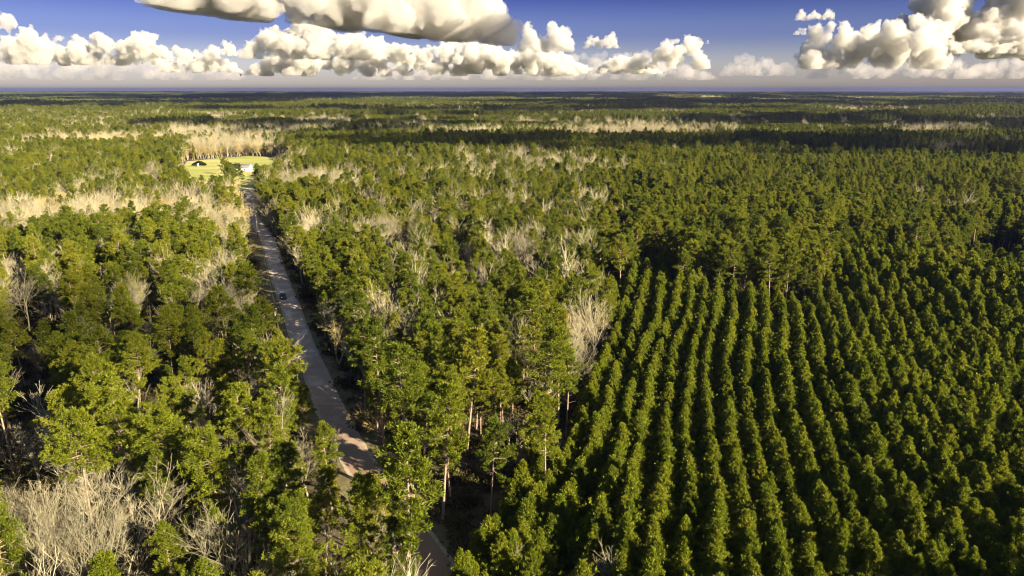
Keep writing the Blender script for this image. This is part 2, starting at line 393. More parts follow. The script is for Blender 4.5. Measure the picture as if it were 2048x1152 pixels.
# ---------------------------------------------------------------- where each kind of tree grows
T = []   # rows of x, y, kind, scale, height scale
def gauss(u, v, l):
    p = np.zeros(u.shape)
    for cu, cv, ru, rv, a in l: p = np.maximum(p, a*np.exp(-(((u-cu)/ru)**2+((v-cv)/rv)**2)**1.5))
    return p
BARE_AREAS = [(70,432,140,34,.95),(130,395,60,24,.95),(300,420,190,32,1.),(420,440,90,40,.9),(640,360,120,30,.8),(430,420,90,45,.9),(470,400,45,50,.85),(400,470,110,22,.55),(190,277,230,11,1.),(460,285,130,22,1.),(400,262,100,12,.9),(90,440,70,20,.8),
 (640,370,130,26,.8),(560,350,60,30,.7),(800,350,130,22,.45),(900,335,160,16,.45),(1010,335,80,14,.6),(1060,330,60,12,.7),(700,440,120,50,.35),(920,450,200,70,.22),(1050,490,50,28,.7),(790,455,40,30,.6),(1150,340,120,25,.25),
 (60,560,70,60,.5),(250,660,90,50,.3),(450,600,100,60,.35),(330,570,60,60,.3),(470,760,90,40,.3),(300,820,80,50,.4),(60,860,90,60,.35),(100,1060,160,110,.45),(420,1090,150,80,.45),(600,1090,130,80,.4),(620,930,80,60,.4),(250,950,80,50,.4),
 (1170,660,45,90,.6),(1060,880,70,60,.5),(1000,1080,40,60,.3),(1270,252,150,7,1.),(1040,243,40,4,.8),(900,212,180,6,.45),(1200,212,240,5,.25),(1380,200,160,5,.6),(650,240,60,5,.35),(800,248,60,4,.6),(150,243,130,7,.6),(310,230,50,6,.6),(1740,219,110,5,1.),(1880,252,110,5,.35),(1880,295,60,9,.5),(1290,190,300,3,.3),(500,200,160,4,.3),(1560,195,170,4,.35)]
GOLD_AREAS = [(110,400,60,18,1.),(300,415,180,20,.6),(460,400,50,50,.7),(190,275,260,15,.75),(460,285,130,22,.45),(640,370,130,26,.4),(1740,219,110,5,.8),(1040,243,40,4,1.),(250,930,900,10,0)]
def stand(x, y):
    """blocks of forest of one age, long across the view: returns a number per block and the distance-warped cell edge"""
    xw = x+120*np.sin(y/310)+60*np.sin(y/97+x/400); yw = y+60*np.sin(x/330)+30*np.sin(x/140+1)
    cx_ = np.floor(xw/(520+y*.10)); cy_ = np.floor(140*np.log(np.maximum(yw, 100)/700)/21.)
    h = np.sin(cx_*127.1+cy_*311.7)*43758.5453; return h-np.floor(h)
def fill(d0, d1, s, sc, seed):
    r = np.random.default_rng(seed)
    xs = np.arange(-d1*.95, d1*.95, s); ys = np.arange(max(20, d0*.7), d1, s)
    X, Y = np.meshgrid(xs, ys); X = (X+(np.arange(len(ys))[:, None] % 2)*s/2+r.uniform(-.42, .42, X.shape)*s).ravel(); Y = (Y+r.uniform(-.42, .42, Y.shape if 0 else X.reshape(len(ys), -1).shape)*s).ravel() if False else (np.repeat(ys, len(xs))+r.uniform(-.42, .42, len(X))*s)
    D = np.hypot(X, Y); u, v = proj(X, Y, 0.0)
    k = (D >= d0) & (D < d1) & (u > -160-24000/D) & (u < 2208+60000/D) & (v < 1500)
    X, Y, u, v, D = X[k], Y[k], u[k], v[k], D[k]
    u8, v8 = proj(X, Y, 8.0)
    ok = ~inpoly(u, v, GAP)
    for p in OPEN: ok &= ~inpoly(u, v, p)
    rd = road_dist(X, Y)
    left = np.where((Y > 170) & (Y < 300), 11.5, np.where(Y > 165, 9.5, np.where(Y > 100, 5.4, 4.2)))
    ok &= ~((rd > -left) & (rd < np.where(Y > 300, 4.6, 6.0)))
    inp = inpoly(u8, v8, PLANT) & (D < 420)
    ok &= ~inp
    X, Y, u, v, D = X[ok], Y[ok], u[ok], v[ok], D[ok]
    uc, vc = proj(X, Y, 12.0)
    pb = np.maximum(gauss(uc, vc, BARE_AREAS), np.where((uc < 1200) & (vc > 300), np.where(vc < 560, .27, .24), .012))
    pg = np.maximum(.15, gauss(uc, vc, GOLD_AREAS))
    midz = (inpoly(uc, vc, [(1180,560),(1170,470),(1130,400),(1100,330),(600,285),(350,275),(350,228),(2600,228),(2600,700),(2048,600)]))
    far_ = D > 860; st = stand(X, Y); hsc = np.where(far_, np.select([st < .22, st < .5, st < .62], [.55, .85, .72], 1.08), 1.0)
    ok2 = ~(far_ & (st > .945)); pb = np.where(far_ & (st > .83) & (X < 400), np.maximum(pb, .55), pb)
    X, Y, u, v, D, uc, vc, pb, pg, midz, hsc = [a[ok2] for a in (X, Y, u, v, D, uc, vc, pb, pg, midz, hsc)]
    n = len(X); q = r.random(n); q2 = r.random(n); q3 = r.random(n)
    # clumps: low-frequency variation of height and density
    cl = np.sin(X*.031+1.3*np.sin(Y*.023))*np.cos(Y*.027+1.1*np.sin(X*.019))
    for i in range(n):
        if q[i] < pb[i]:
            kd = 'gold' if q2[i] < pg[i] else 'bare'
            T.append((X[i], Y[i], kd, sc*(.72+.5*q3[i]), 1.0+.12*q2[i]))
        elif q[i] > .997 and uc[i] < 1200: T.append((X[i], Y[i], 'bud', sc*(.6+.4*q3[i]), 1.0))
        elif midz[i]:
            if q2[i] < (.6 if (1240 < uc[i] < 1660 and vc[i] > 455) else .05) and D[i] < 900: T.append((X[i], Y[i], 'pine', sc*(.75+.25*q3[i]), 1.0))
            else: T.append((X[i], Y[i], 'mid', sc*hsc[i]**.5*(.78+.36*q3[i]+.08*cl[i]), (1.0+.1*cl[i])*hsc[i]**.5))
        else:
            if q2[i] < .30: T.append((X[i], Y[i], 'mid', sc*(.7+.4*q3[i]), 1.0))
            elif q2[i] > .95 and D[i] < 600: continue
            else: T.append((X[i], Y[i], 'pine', sc*(.60+.32*q3[i]+.10*cl[i]), 1.0))

# trees set by hand: the bare crowns and the large pines one can tell apart (crown centre u, v and width in the photo)
HAND = []
def hand(u, v, w, kind, label):
    HT = dict(bare=15., gold=12., bud=12., pine=22., mid=15.)[kind]; W0 = dict(bare=10.5, gold=8., bud=6.5, pine=7.2, mid=5.2)[kind]; z = HT*.68
    for _ in range(4):
        P = unproj(u, v, z); d = math.dist(P, (0, 0, CAMH)); s = min(1.35, max(.35, w/FPX*d/W0)); z = HT*s*.68
    HAND.append((P[0], P[1], kind, s, 1.0, label))
hb = [(70,1005,105,'tall many-branched bare tree near the left edge at the bottom, above the spreading one'),
(120,1080,200,'widest spreading pale bare tree in the bottom left corner'),(245,1095,125,'pale bare tree at the bottom edge, right of the widest spreading one'),
(430,1080,185,'broad grey bare tree at the bottom, dark gap to its left and right'),(560,1125,100,'bare tree cut by the bottom edge between the broad grey one and the roadside pines'),
(250,918,95,'pale bare crown behind the small round pine in the lower left'),(268,985,80,'low flat-topped bare tree just below the small round pine in the lower left'),
(158,1000,66,'small pale bare tree between two larger bare crowns, lower left'),(18,872,80,'pale bare crown cut by the left edge, upper of two'),
(88,850,62,'thin silvery bare tree standing in deep shade near the left edge'),(280,805,95,'silvery vase-shaped bare tree, left one of the pair in the left wood'),
(332,815,50,'narrow silvery bare tree, right one of the pair in the left wood'),(405,790,105,'golden-grey domed bare crown, left of the twin domes beside the road'),
(488,760,105,'pale fan-shaped bare crown, right of the twin domes beside the road'),(610,915,105,'tall pale bare tree left of the dark lower stretch of road'),
(668,890,60,'small pale bare tree leaning over the left edge of the lower road'),(650,1050,80,'pale bare brushy tree below the lower road bend, left of the giant pine'),
(675,1120,80,'bushy bare tree at the bottom edge between the two roadside pines'),(700,985,55,'short pale bare tree pressed against the left of the giant roadside pine'),(1030,850,85,'round pale bare crown in the dark gap right of the central pines'),
(1012,1090,95,'grey twiggy bare tree at the bottom left corner of the plantation'),(1262,1135,90,'white leafless tree at the bottom edge among young pines'),
(1108,880,66,'bare brown tree beside the last tall pine before the plantation gap'),(1452,1030,36,'small golden leafless tree standing between two plantation rows'),
(290,655,46,'single upright bare tree lit against dark pines in the left wood'),(190,668,62,'cluster of pale upright bare stems left of the single upright bare tree'),
(226,640,36,'slim pale bare stem just right of the upright cluster'),(487,590,85,'large pale bare tree at the left roadside beside the black vehicle'),
(432,640,58,'grey-green bare tree left of the large roadside bare tree'),(312,572,46,'pale bare tree with upright fingers in the left wood'),
(400,585,36,'small bare tree between pines, left of the large roadside bare tree'),(28,535,60,'branching bare tree at the left edge, upper left wood'),
(45,592,70,'pale bare thicket at the left edge, below the branching one'),(100,600,44,'grey bare stems beside the pale thicket near the left edge'),
(14,700,36,'white bare stems cut by the left edge, middle height'),(60,700,44,'white bare stems second from the left edge, middle height'),
(1030,645,46,'feathery pale bare crown in the dark middle of the central pines'),(1160,612,30,'slim pale bare tree at the plantation edge, top of the line of three'),
(1172,660,38,'pale bushy bare tree at the plantation edge, middle of the line of three'),(1186,705,28,'small bare tree at the plantation edge, bottom of the line of three'),
(1045,492,84,'wide pale bare crown in the upper centre of the mixed wood'),(792,452,66,'golden-pale bare crown in the centre-left of the mixed wood'),
(700,702,44,'silvery bare tree right of the road in the shaded pines'),(930,495,40,'pale bare tree left of the wide pale crown in the mixed wood'),(1130,480,40,'bare tree right of the wide pale crown in the mixed wood'),
(435,328,20,'pale bare tree standing alone on the lawn'),(500,640,40,'small bare tree at the left road verge below the large one')]
for u, v, w, l in hb: hand(u, v, w, 'bare', l)
hand(367, 683, 42, 'bud', 'small fresh-green budding tree in the shaded left wood')
for u, v, w, l in [(800,985,150,'giant double-trunked pine beside the lower road, tallest in the foreground'),(720,1060,100,'tall pine at the bottom edge just left of the giant double-trunked pine'),
(640,1010,75,'sunlit pine on the left bank above the hidden stretch of road'),(610,1130,80,'pine at the bottom edge among the bare trees left of the giant pine'),(790,1110,80,'tall pine at the bottom edge just below of the giant double-trunked pine'),(655,905,60,'upright pine at the left edge of the lower road beside the tall pale bare tree'),
(570,810,80,'dense pine left of the road where the road darkens'),(500,850,80,'broad dark pine left of the road beneath the twin bare domes'),(235,850,95,'full round pine in the lower left wood with a pale trunk'),
(165,920,85,'sunlit round pine left of the small flat-topped bare tree, lower left'),(330,900,85,'bright green pine between bare crowns, lower left centre'),(560,960,70,'pine above the bare tree at the bottom, left of the road'),
(440,960,60,'slim sunlit pine above the broad grey bare tree'),(880,860,100,'tall pine right of the dark lower road, trunk showing'),(820,800,110,'large pine right of the road, top of the shaded group'),
(930,740,90,'tall pine in the centre with dark gap on its right'),(760,720,90,'broad pine right of the road below the silvery bare tree'),(1095,870,80,'last tall pine beside the dark gap left of the plantation'),
(1090,740,90,'tall pine at the right edge of the central wood'),(1120,700,80,'pine beside the line of three bare trees at the plantation edge'),(448,336,17,'dark pine standing on the lawn beside a bare tree'),(460,349,22,'small pine in front of the house roof, left one'),(479,351,21,'small pine in front of the house wall, right one'),(510,349,20,'pine in front of the white shed by the house')]:
    if w: hand(u, v, w, 'pine', l)
HX = np.array([[h[0], h[1], 2.6*h[3]*(1.2 if h[2] == 'bare' else 1.)] for h in HAND])

fill(42, 420, 4.5, 1.0, 1); fill(420, 1000, 4.9, 1.0, 2); fill(1000, 2000, 6.6, 1.05, 3); fill(2000, 3300, 9.5, 1.25, 4)
# drop random trees that stand where a hand-set one does, and between it and the camera
TX = np.array([[t[0], t[1]] for t in T]); keep = np.ones(len(T), bool)
for (hx, hy, hr), h in zip(HX, HAND):
    d = np.array([hx, hy]); dn = d/np.linalg.norm(d); rel = TX-d
    along = rel@dn; side = np.abs(rel@np.array([dn[1], -dn[0]]))
    D_ = math.hypot(hx, hy); hh = dict(bare=15, bud=12, pine=22)[h[2]]*h[3]
    front = min(50, max(hr, (16.5-.5*hh)/(CAMH-14)*D_)) if h[2] in ('bare', 'bud') else hr*1.2
    keep &= ~((side < hr) & (along > -front) & (along < hr*.8))
T = [t for t, k in zip(T, keep) if k]
# no tree may stand so that it hides the open stretches of road or lawn
HH = dict(pine=22, mid=15, bare=15, gold=13, bud=12, young=8.6, brush=2)
RCP = np.array([proj(x, y, 0.) for x, y in RC]); RW = 2.6/np.hypot(RC[:, 0], np.hypot(RC[:, 1], CAMH))*FPX
vis = ((RCP[:, 1] > 425) & (RCP[:, 1] < 905)) | ((RCP[:, 1] > 1090) & (RCP[:, 1] < 1250)); RCP = RCP[vis]; RW = RW[vis]
vg = (RCP[:, 1] > 560) & (RCP[:, 1] < 715); RCP = np.vstack([RCP, RCP[vg]-[24, 0]]); RW = np.concatenate([RW, RW[vg]*.8])
TA = np.array([[t[0], t[1], t[3]*HH[t[2]]*t[4], {'pine': 2.9, 'mid': 2.0, 'bare': 3.2, 'gold': 3.0, 'bud': 2.5}[t[2]]*t[3]] for t in T]); bad = np.zeros(len(T), bool)
LV = [(385,350),(378,328),(400,318),(560,317),(530,329),(503,338),(486,343),(486,337),(452,336),(445,350)]
for f in (.45, .6, .75, .9, 1.0):
    u, v = proj(TA[:, 0], TA[:, 1], TA[:, 2]*f); w = TA[:, 3]/np.hypot(TA[:, 0], TA[:, 1])*FPX*(.9 if f < .9 else .5)
    for i in np.where((TA[:, 1] < 760) & (u > 350) & (u < 1050))[0]:
        d = np.abs(RCP[:, 0]-u[i])+3*np.abs(RCP[:, 1]-v[i]); j = d.argmin()
        if abs(RCP[j, 1]-v[i]) < 12 and abs(RCP[j, 0]-u[i]) < RW[j]*.8+w[i]: bad[i] = True
    bad |= inpoly(u, v, LV) & (TA[:, 1] < 560)
T = [t for t, k in zip(T, bad) if not k]; print('cleared', bad.sum())

# plantation rows
YT = []   # x, y, row number, number along the row
r = np.random.default_rng(77)
vis_row = 0; row_names = {}
for ri, X in enumerate(RX):
    y = 60.0; k = 0; got = False
    while y < 418:
        y += 1.55+.3*r.random(); x = float(np.interp(y, YG, X)); g_ = min(1, max(0, (proj(x, y, 8.)[0]-1620)/330))+(.5 if proj(x, y, 8.)[1] < 590 else 0); x += r.normal()*(.13+.42*g_); y += r.normal()*.5*g_
        u, v = proj(x, y, 8.0)
        ug, vg = proj(x, y, 0.0)
        if not inpoly([u], [v], PLANT)[0]: continue
        if r.random() < (.30 if u < 1250 and v > 800 else .12 if u < 1250 else .05): continue
        far = min(1, max(0, (y-250)/150))
        s = (.82+(.26+.2*g_)*r.random())*(1+.10*math.sin(y*.05+ri*.3))*(1.0+.35*min(1, max(0, (x-85)/80)))
        if u < 1180: s *= .72+.35*r.random()
        k += 1; YT.append((x, y, ri, k, s))
print('fill', len(T), 'rows', len(YT), 'hand', len(HAND))

# ---------------------------------------------------------------- individuals (largest in view) and the rest as stuff
def ordinal(n): return {1: 'first', 2: 'second', 3: 'third'}.get(n, '%d%s' % (n, 'th' if 10 <= n % 100 <= 20 else {1: 'st', 2: 'nd', 3: 'rd'}.get(n % 10, 'th')))
def place_tree(kind, name, x, y, s, hs, label, cat, group, r):
    P = PROTO[kind]; p = P[int(r.integers(len(P)))]
    e = empty(name, (x, y, 0), r.uniform(0, 6.28)); e.scale = (s, s, s*hs)
    e.rotation_euler = (r.normal()*.025, r.normal()*.025, r.uniform(0, 6.28))
    link(bpy.data.objects.new('trunk', p['trunk']), e); link(bpy.data.objects.new('crown', p['crown']), e)
    return tag(e, label, cat, group)
def zone(u, v):
    """words for where in the landscape a tree of the mixed wood stands"""
    b = 'foreground' if v > 1020 else 'nearer part' if v > 860 else 'shaded middle' if v > 640 else 'sunlit far part'
    w = ('left wood near the left edge' if u < 250 else 'left wood halfway to the road' if u < 470 else 'left wood close to the road' if u < 640 else
         'central wood beside the road' if u < 800 else 'middle of the central wood' if u < 980 else 'central wood near the plantation' if u < 1300 else
         'stand behind the plantation' if u < 1700 else 'stand at the far right')
    return 'in the '+b+', '+w
HH = dict(pine=22, mid=15, bare=15, gold=13, bud=12, young=8.6, brush=2)
def screen(x, y, z): u, v = proj(np.array(x), np.array(y), z); return u, v
r = np.random.default_rng(9)
for x, y, kd, s, hs, lab in HAND:
    if kd == 'pine': place_tree(kd, 'pine_tree', x, y, s, 1.0, lab, 'pine tree', 'pines of the mixed wood', r)
    elif kd == 'bare': place_tree(kd, 'bare_tree', x, y, s, 1.0, lab, 'bare tree', 'leafless trees of the mixed wood', r)
    else: place_tree(kd, 'budding_tree', x, y, s, 1.0, lab, 'budding tree', None, r)
nhand = dict(pine=sum(h[2] == 'pine' for h in HAND), bare=sum(h[2] == 'bare' for h in HAND))
rest = {k: [] for k in PROTO}
def choose(sel, n):
    X = np.array([[t[0], t[1], t[3]*HH[t[2]]] for t in sel]); u, v = proj(X[:, 0], X[:, 1], X[:, 2]*.8)
    size = X[:, 2]/np.hypot(X[:, 0], X[:, 1]); size[(u < 0) | (u > 2048) | (v > 1150)] = 0
    o = np.argsort(-size); o = o[size[o] > 0][:n]; return set(o.tolist()), u, v
for kinds, name, cat, grp, n, adj in ((('pine', 'mid'), 'pine_tree', 'pine tree', 'pines of the mixed wood', 300-nhand['pine'], {'pine': 'tall pine ', 'mid': 'short dense pine '}),
                                 (('bare', 'gold'), 'bare_tree', 'bare tree', 'leafless trees of the mixed wood', 300-nhand['bare'], {'bare': 'pale leafless tree ', 'gold': 'golden leafless tree '}),
                                 (('bud',), 'budding_tree', 'budding tree', 'fresh-green budding trees', 30, {'bud': 'budding tree '})):
    sel = [t for t in T if t[2] in kinds]; S, u, v = choose(sel, n)
    for i, t in enumerate(sel):
        if i in S: place_tree(t[2], name, t[0], t[1], t[3], t[4], adj[t[2]]+zone(u[i], v[i]), cat, grp, r)
        else: rest[t[2]].append(t)
yx = np.array([[t[0], t[1], t[4]] for t in YT]); u, v = proj(yx[:, 0], yx[:, 1], 7.0)
sz = yx[:, 2]/np.hypot(yx[:, 0], yx[:, 1]); sz[(u < 0) | (u > 2048) | (v > 1152)] = 0
pick = set(np.argsort(-sz)[:300].tolist()); rowids = sorted({YT[i][2] for i in pick}); cnt = {}
for i, t in enumerate(YT):
    if i in pick:
        k = cnt[t[2]] = cnt.get(t[2], 0)+1
        place_tree('young', 'young_pine', t[0], t[1], t[4], 1.0, 'young pine, %s from the near end of the %s planted row from the left' % (ordinal(k), ordinal(rowids.index(t[2])+1)), 'young pine', 'young pines planted in rows', r)
    else: rest['young'].append((t[0], t[1], 'young', t[4], 1.0))
def scatter_kind(name, kinds, label, cat):
    meshes = []; P = []; ix = []; sc = []
    for k in kinds:
        b = len(meshes); meshes += [p['both'] for p in PROTO[k]]
        for t in rest[k]:
            P.append((t[0], t[1], 0)); ix.append(b+int(r.integers(len(PROTO[k])))); sc.append((t[3]*r.uniform(.92, 1.08), t[3]*r.uniform(.92, 1.08), t[3]*t[4]))
    return scatter(name, P, r.uniform(0, 6.28, len(P)), sc, ix, meshes, label, cat)
scatter_kind('pine_forest', ('pine', 'mid'), 'green pine forest spreading from the mixed wood to the horizon', 'forest')
scatter_kind('young_pine_rows', ('young',), 'farther rows of young pines continuing the curved plantation', 'plantation')
scatter_kind('bare_woodland', ('bare', 'gold', 'bud'), 'tan leafless woodland in drifts among the distant pines', 'woodland')
# undergrowth
bx, by = [], []
for _ in range(14000):
    y = 45+(360-45)*math.sqrt(r.random()); x = r.uniform(-.85*y-15, .85*y+15); bx.append(x); by.append(y)
bx = np.array(bx); by = np.array(by); rd = road_dist(bx, by); u, v = proj(bx, by, 0.); u8, v8 = proj(bx, by, 8.)
ok = (np.abs(rd-.0) > 4.4) & ~((rd < 0) & (rd > -7.5)) & ~inpoly(u8, v8, PLANT) & ~inpoly(u, v, LAWN)
bx, by = bx[ok], by[ok]; s = r.uniform(.4, 1.1, len(bx))
scatter('undergrowth', np.stack([bx, by, bx*0], 1), r.uniform(0, 6.28, len(bx)), np.stack([s, s, s*.8], 1), r.integers(0, 4, len(bx)), [b['both'] for b in BRUSH], 'low brown and green brush on the forest floor', 'undergrowth')

# ---------------------------------------------------------------- far forest (beyond 3.3 km): blocks of canopy
def canopy_patch(seed, n, size, h, spire=False):
    r = np.random.default_rng(seed); mb = MB(); x = r.uniform(-size/2, size/2, n); y = r.uniform(-size/2, size/2, n)
    H = h*r.uniform(.7, 1.15, n); C = np.stack([x, y, H*.7], 1)
    for j in range(3):
        blades(mb, C+r.normal(size=(n, 3))*[1.5, 1.5, 2.0], np.tile([0, 0, 1.], (n, 1)), 5, 6.5, 1.6, 1.1, r)
    v = np.array([[-size/2, -size/2, h*.45], [size/2, -size/2, h*.45], [size/2, size/2, h*.45], [-size/2, size/2, h*.45]]); mb.add(v, [[0, 1, 2, 3]])
    return mb
PATCH = [canopy_patch(900+i, 420, 110, 17).mesh('canopy', [M['far_green']]) for i in range(3)]+[canopy_patch(910, 300, 110, 13).mesh('bare_canopy', [M['twig_gold']])]+[canopy_patch(911, 300, 110, 13).mesh('pale_canopy', [M['twig']])]
P, ix = [], []
r = np.random.default_rng(31)
ys = np.arange(3150, 15000, 108.)
for y in ys:
    m = 106.0 if y < 8000 else 106.
    for x in np.arange(-y*.78, y*.78, m):
        u, v = proj(x, y, 14.)
        pb = gauss(np.array([u]), np.array([v]), BARE_AREAS)[0]
        st = float(stand(np.array(x), np.array(y)))
        if st > .93: continue
        cl = math.sin(x*.0021+2*math.sin(y*.0013))*math.cos(y*.0019+1.5*math.sin(x*.0011))
        if cl > .72 and r.random() < .75: continue
        kk = 3 if r.random() < pb*.4 else 4 if r.random() < pb*.5+(.03 if cl > .4 else .004) else int(r.integers(3))
        P.append((x, y, (-7. if st < .3 else -3. if st < .55 else 0.)+r.uniform(-1, 1))); ix.append(kk)
scatter('distant_forest', P, r.integers(0, 4, len(P))*pi/2, np.stack([np.ones(len(P)), np.ones(len(P)), r.uniform(.75, 1.25, len(P))], 1), ix, PATCH, 'unbroken dark forest reaching the flat horizon', 'forest')

# ---------------------------------------------------------------- ground, road, lawn
gm = newmat('forest_floor'); t = gm.node_tree; l = t.links
b = nd(t, 'ShaderNodeBsdfPrincipled', inp={'Roughness': .95}); ge = nd(t, 'ShaderNodeNewGeometry')
n1 = nd(t, 'ShaderNodeTexNoise', inp={'Scale': .35, 'Detail': 8.0, 'Roughness': .7}); l.new(ge.outputs['Position'], n1.inputs['Vector'])
rp = nd(t, 'ShaderNodeValToRGB'); setramp(rp.color_ramp, [(.3, (.025, .022, .010)), (.5, (.06, .043, .022)), (.62, (.085, .07, .03)), (.75, (.05, .06, .016))]); l.new(n1.outputs[0], rp.inputs[0])
n2 = nd(t, 'ShaderNodeTexNoise', inp={'Scale': .0016, 'Detail': 5.0}); l.new(ge.outputs['Position'], n2.inputs['Vector'])
rp2 = nd(t, 'ShaderNodeValToRGB'); setramp(rp2.color_ramp, [(.40, (.03, .045, .012)), (.56, (.05, .06, .015)), (.63, (.30, .24, .12))]); l.new(n2.outputs[0], rp2.inputs[0])
sp = nd(t, 'ShaderNodeSeparateXYZ'); l.new(ge.outputs['Position'], sp.inputs[0]); mr = nd(t, 'ShaderNodeMapRange', inp={1: 1200., 2: 2600.}); l.new(sp.outputs['Y'], mr.inputs[0])
mx = nd(t, 'ShaderNodeMix', data_type='RGBA'); l.new(mr.outputs[0], mx.inputs[0]); l.new(rp.outputs[0], mx.inputs[6]); l.new(rp2.outputs[0], mx.inputs[7]); l.new(mx.outputs[2], b.inputs['Base Color'])
o = nd(t, 'ShaderNodeOutputMaterial'); l.new(b.outputs[0], o.inputs[0])
G = MB(); GS = 30000.0
G.add([[-GS, -GS*.2, 0], [GS, -GS*.2, 0], [GS, GS, 0], [-GS, GS, 0]], [[0, 1, 2, 3]])
tag(obj('ground', G, gm), 'dark forest floor of needles and leaf litter', 'ground', kind='structure')

def strip(name, off0, off1, z, mat, wob=0.0, label='', cat='road'):
    mb = MB(); n = len(RC); w = np.array([wob*noise.noise(Vector((i*.35, off0, 3))) for i in range(n)])
    A = RC+RN*(off0+w)[:, None]; B = RC+RN*(off1-w)[:, None]
    V = np.zeros((2*n, 3)); V[0::2, :2] = A; V[1::2, :2] = B; V[:, 2] = z
    mb.add(V, [[2*i, 2*i+1, 2*i+3, 2*i+2] for i in range(n-1)])
    return tag(obj(name, mb, mat), label, cat, kind='structure')
rm = newmat('worn_asphalt'); t = rm.node_tree; l = t.links
b = nd(t, 'ShaderNodeBsdfPrincipled', inp={'Roughness': .8}); ge = nd(t, 'ShaderNodeNewGeometry')
n1 = nd(t, 'ShaderNodeTexNoise', inp={'Scale': .22, 'Detail': 5.0, 'Distortion': .6}); n2 = nd(t, 'ShaderNodeTexNoise', inp={'Scale': 3.0, 'Detail': 6.0})
l.new(ge.outputs['Position'], n1.inputs['Vector']); l.new(ge.outputs['Position'], n2.inputs['Vector'])
rp = nd(t, 'ShaderNodeValToRGB'); setramp(rp.color_ramp, [(.35, (.32, .24, .18)), (.5, (.40, .31, .24)), (.58, (.50, .41, .34)), (.66, (.64, .56, .48))]); l.new(n1.outputs[0], rp.inputs[0])
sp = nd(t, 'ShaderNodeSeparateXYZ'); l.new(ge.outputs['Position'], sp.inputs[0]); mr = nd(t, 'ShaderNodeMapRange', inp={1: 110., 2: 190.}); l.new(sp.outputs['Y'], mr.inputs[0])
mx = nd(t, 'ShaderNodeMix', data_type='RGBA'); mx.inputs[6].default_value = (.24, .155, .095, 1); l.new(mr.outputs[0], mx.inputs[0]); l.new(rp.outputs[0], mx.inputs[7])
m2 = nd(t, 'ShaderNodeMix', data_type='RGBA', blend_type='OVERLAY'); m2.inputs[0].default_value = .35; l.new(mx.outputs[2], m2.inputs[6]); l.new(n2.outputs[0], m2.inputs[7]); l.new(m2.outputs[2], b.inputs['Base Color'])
o = nd(t, 'ShaderNodeOutputMaterial'); l.new(b.outputs[0], o.inputs[0])
M['verge'] = simple_mat('grassy_verge', (.07, .065, .022), (.17, .125, .055), .6)
M['gravel'] = simple_mat('sandy_road_edge', (.26, .20, .13), (.40, .33, .24), 1.2)
strip('verge', -8.2, 6.0, .004, M['verge'], 1.2, 'brown grassy verge on both sides of the road', 'verge')
strip('road_shoulder', -3.0, 2.9, .012, M['gravel'], .35, 'pale sandy shoulder along the road edges', 'shoulder')
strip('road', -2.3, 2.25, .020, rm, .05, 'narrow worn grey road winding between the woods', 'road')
lm = newmat('lawn_grass'); t = lm.node_tree; l = t.links
b = nd(t, 'ShaderNodeBsdfPrincipled', inp={'Roughness': .9}); ge = nd(t, 'ShaderNodeNewGeometry'); mp = nd(t, 'ShaderNodeMapping', inp={'Scale': (.012, .05, 1.)}); l.new(ge.outputs['Position'], mp.inputs[0])
n1 = nd(t, 'ShaderNodeTexNoise', inp={'Scale': 1., 'Detail': 4.0}); l.new(mp.outputs[0], n1.inputs['Vector'])
rp = nd(t, 'ShaderNodeValToRGB'); setramp(rp.color_ramp, [(.4, (.22, .25, .035)), (.55, (.33, .31, .08)), (.65, (.40, .35, .13))]); l.new(n1.outputs[0], rp.inputs[0]); l.new(rp.outputs[0], b.inputs['Base Color'])
o = nd(t, 'ShaderNodeOutputMaterial'); l.new(b.outputs[0], o.inputs[0])
def sheet(name, poly, z, mat, label, cat):
    mb = MB(); V = [unproj(u, v, z) for u, v in poly]; mb.add(V, [list(range(len(V)))]); o = obj(name, mb, mat)
    return tag(o, label, cat, kind='structure')
sheet('lawn', LAWN, .006, lm, 'sunny mown lawn around the white-gabled house', 'lawn')
M['straw'] = simple_mat('dry_field_grass', (.28, .22, .13), (.38, .31, .19), .02)
for p in OPEN[1:6]: sheet('field', p, .006, M['straw'], 'pale dry clearing', 'field')
for i, (o_, l_) in enumerate(zip([x for x in COL.objects if x.name.startswith('field')], ['pale cleared strip before the dark pine edge at the right','grey cutover clearing behind the pale bare trees right of centre','thin pale field near the right horizon','long pale field near the left horizon','thin pale field near the horizon in the centre'])): o_['label'] = l_
# ---------------------------------------------------------------- vehicle, power poles, house
M['black_paint'] = simple_mat('black_paint', (.012, .012, .016), rough=.25)
M['roof_sky_reflection'] = simple_mat('painted_roof_reflection', (.62, .62, .66), rough=.35)  # sky reflected in the roof, painted in as a pale base colour
M['glass'] = simple_mat('dark_glass', (.02, .025, .035), rough=.08)
M['rubber'] = simple_mat('rubber', (.02, .02, .02), rough=.9)
M['steel'] = simple_mat('steel', (.5, .5, .52), rough=.35, metallic=.9)
M['lamp'] = simple_mat('headlight_glass', (.8, .78, .7), rough=.15)
M['wood'] = simple_mat('creosoted_pole', (.045, .032, .024), (.08, .06, .045), 4.0)
M['can'] = simple_mat('grey_transformer', (.35, .38, .42), rough=.5)
M['porcelain'] = simple_mat('white_porcelain', (.8, .8, .78), rough=.3)
M['wire'] = simple_mat('cable', (.10, .10, .10), rough=.6)
M['white_wall'] = simple_mat('white_siding', (.78, .77, .74), (.84, .83, .80), 2.0)
M['shingle'] = simple_mat('dark_shingles', (.10, .085, .085), (.16, .14, .14), 1.5)

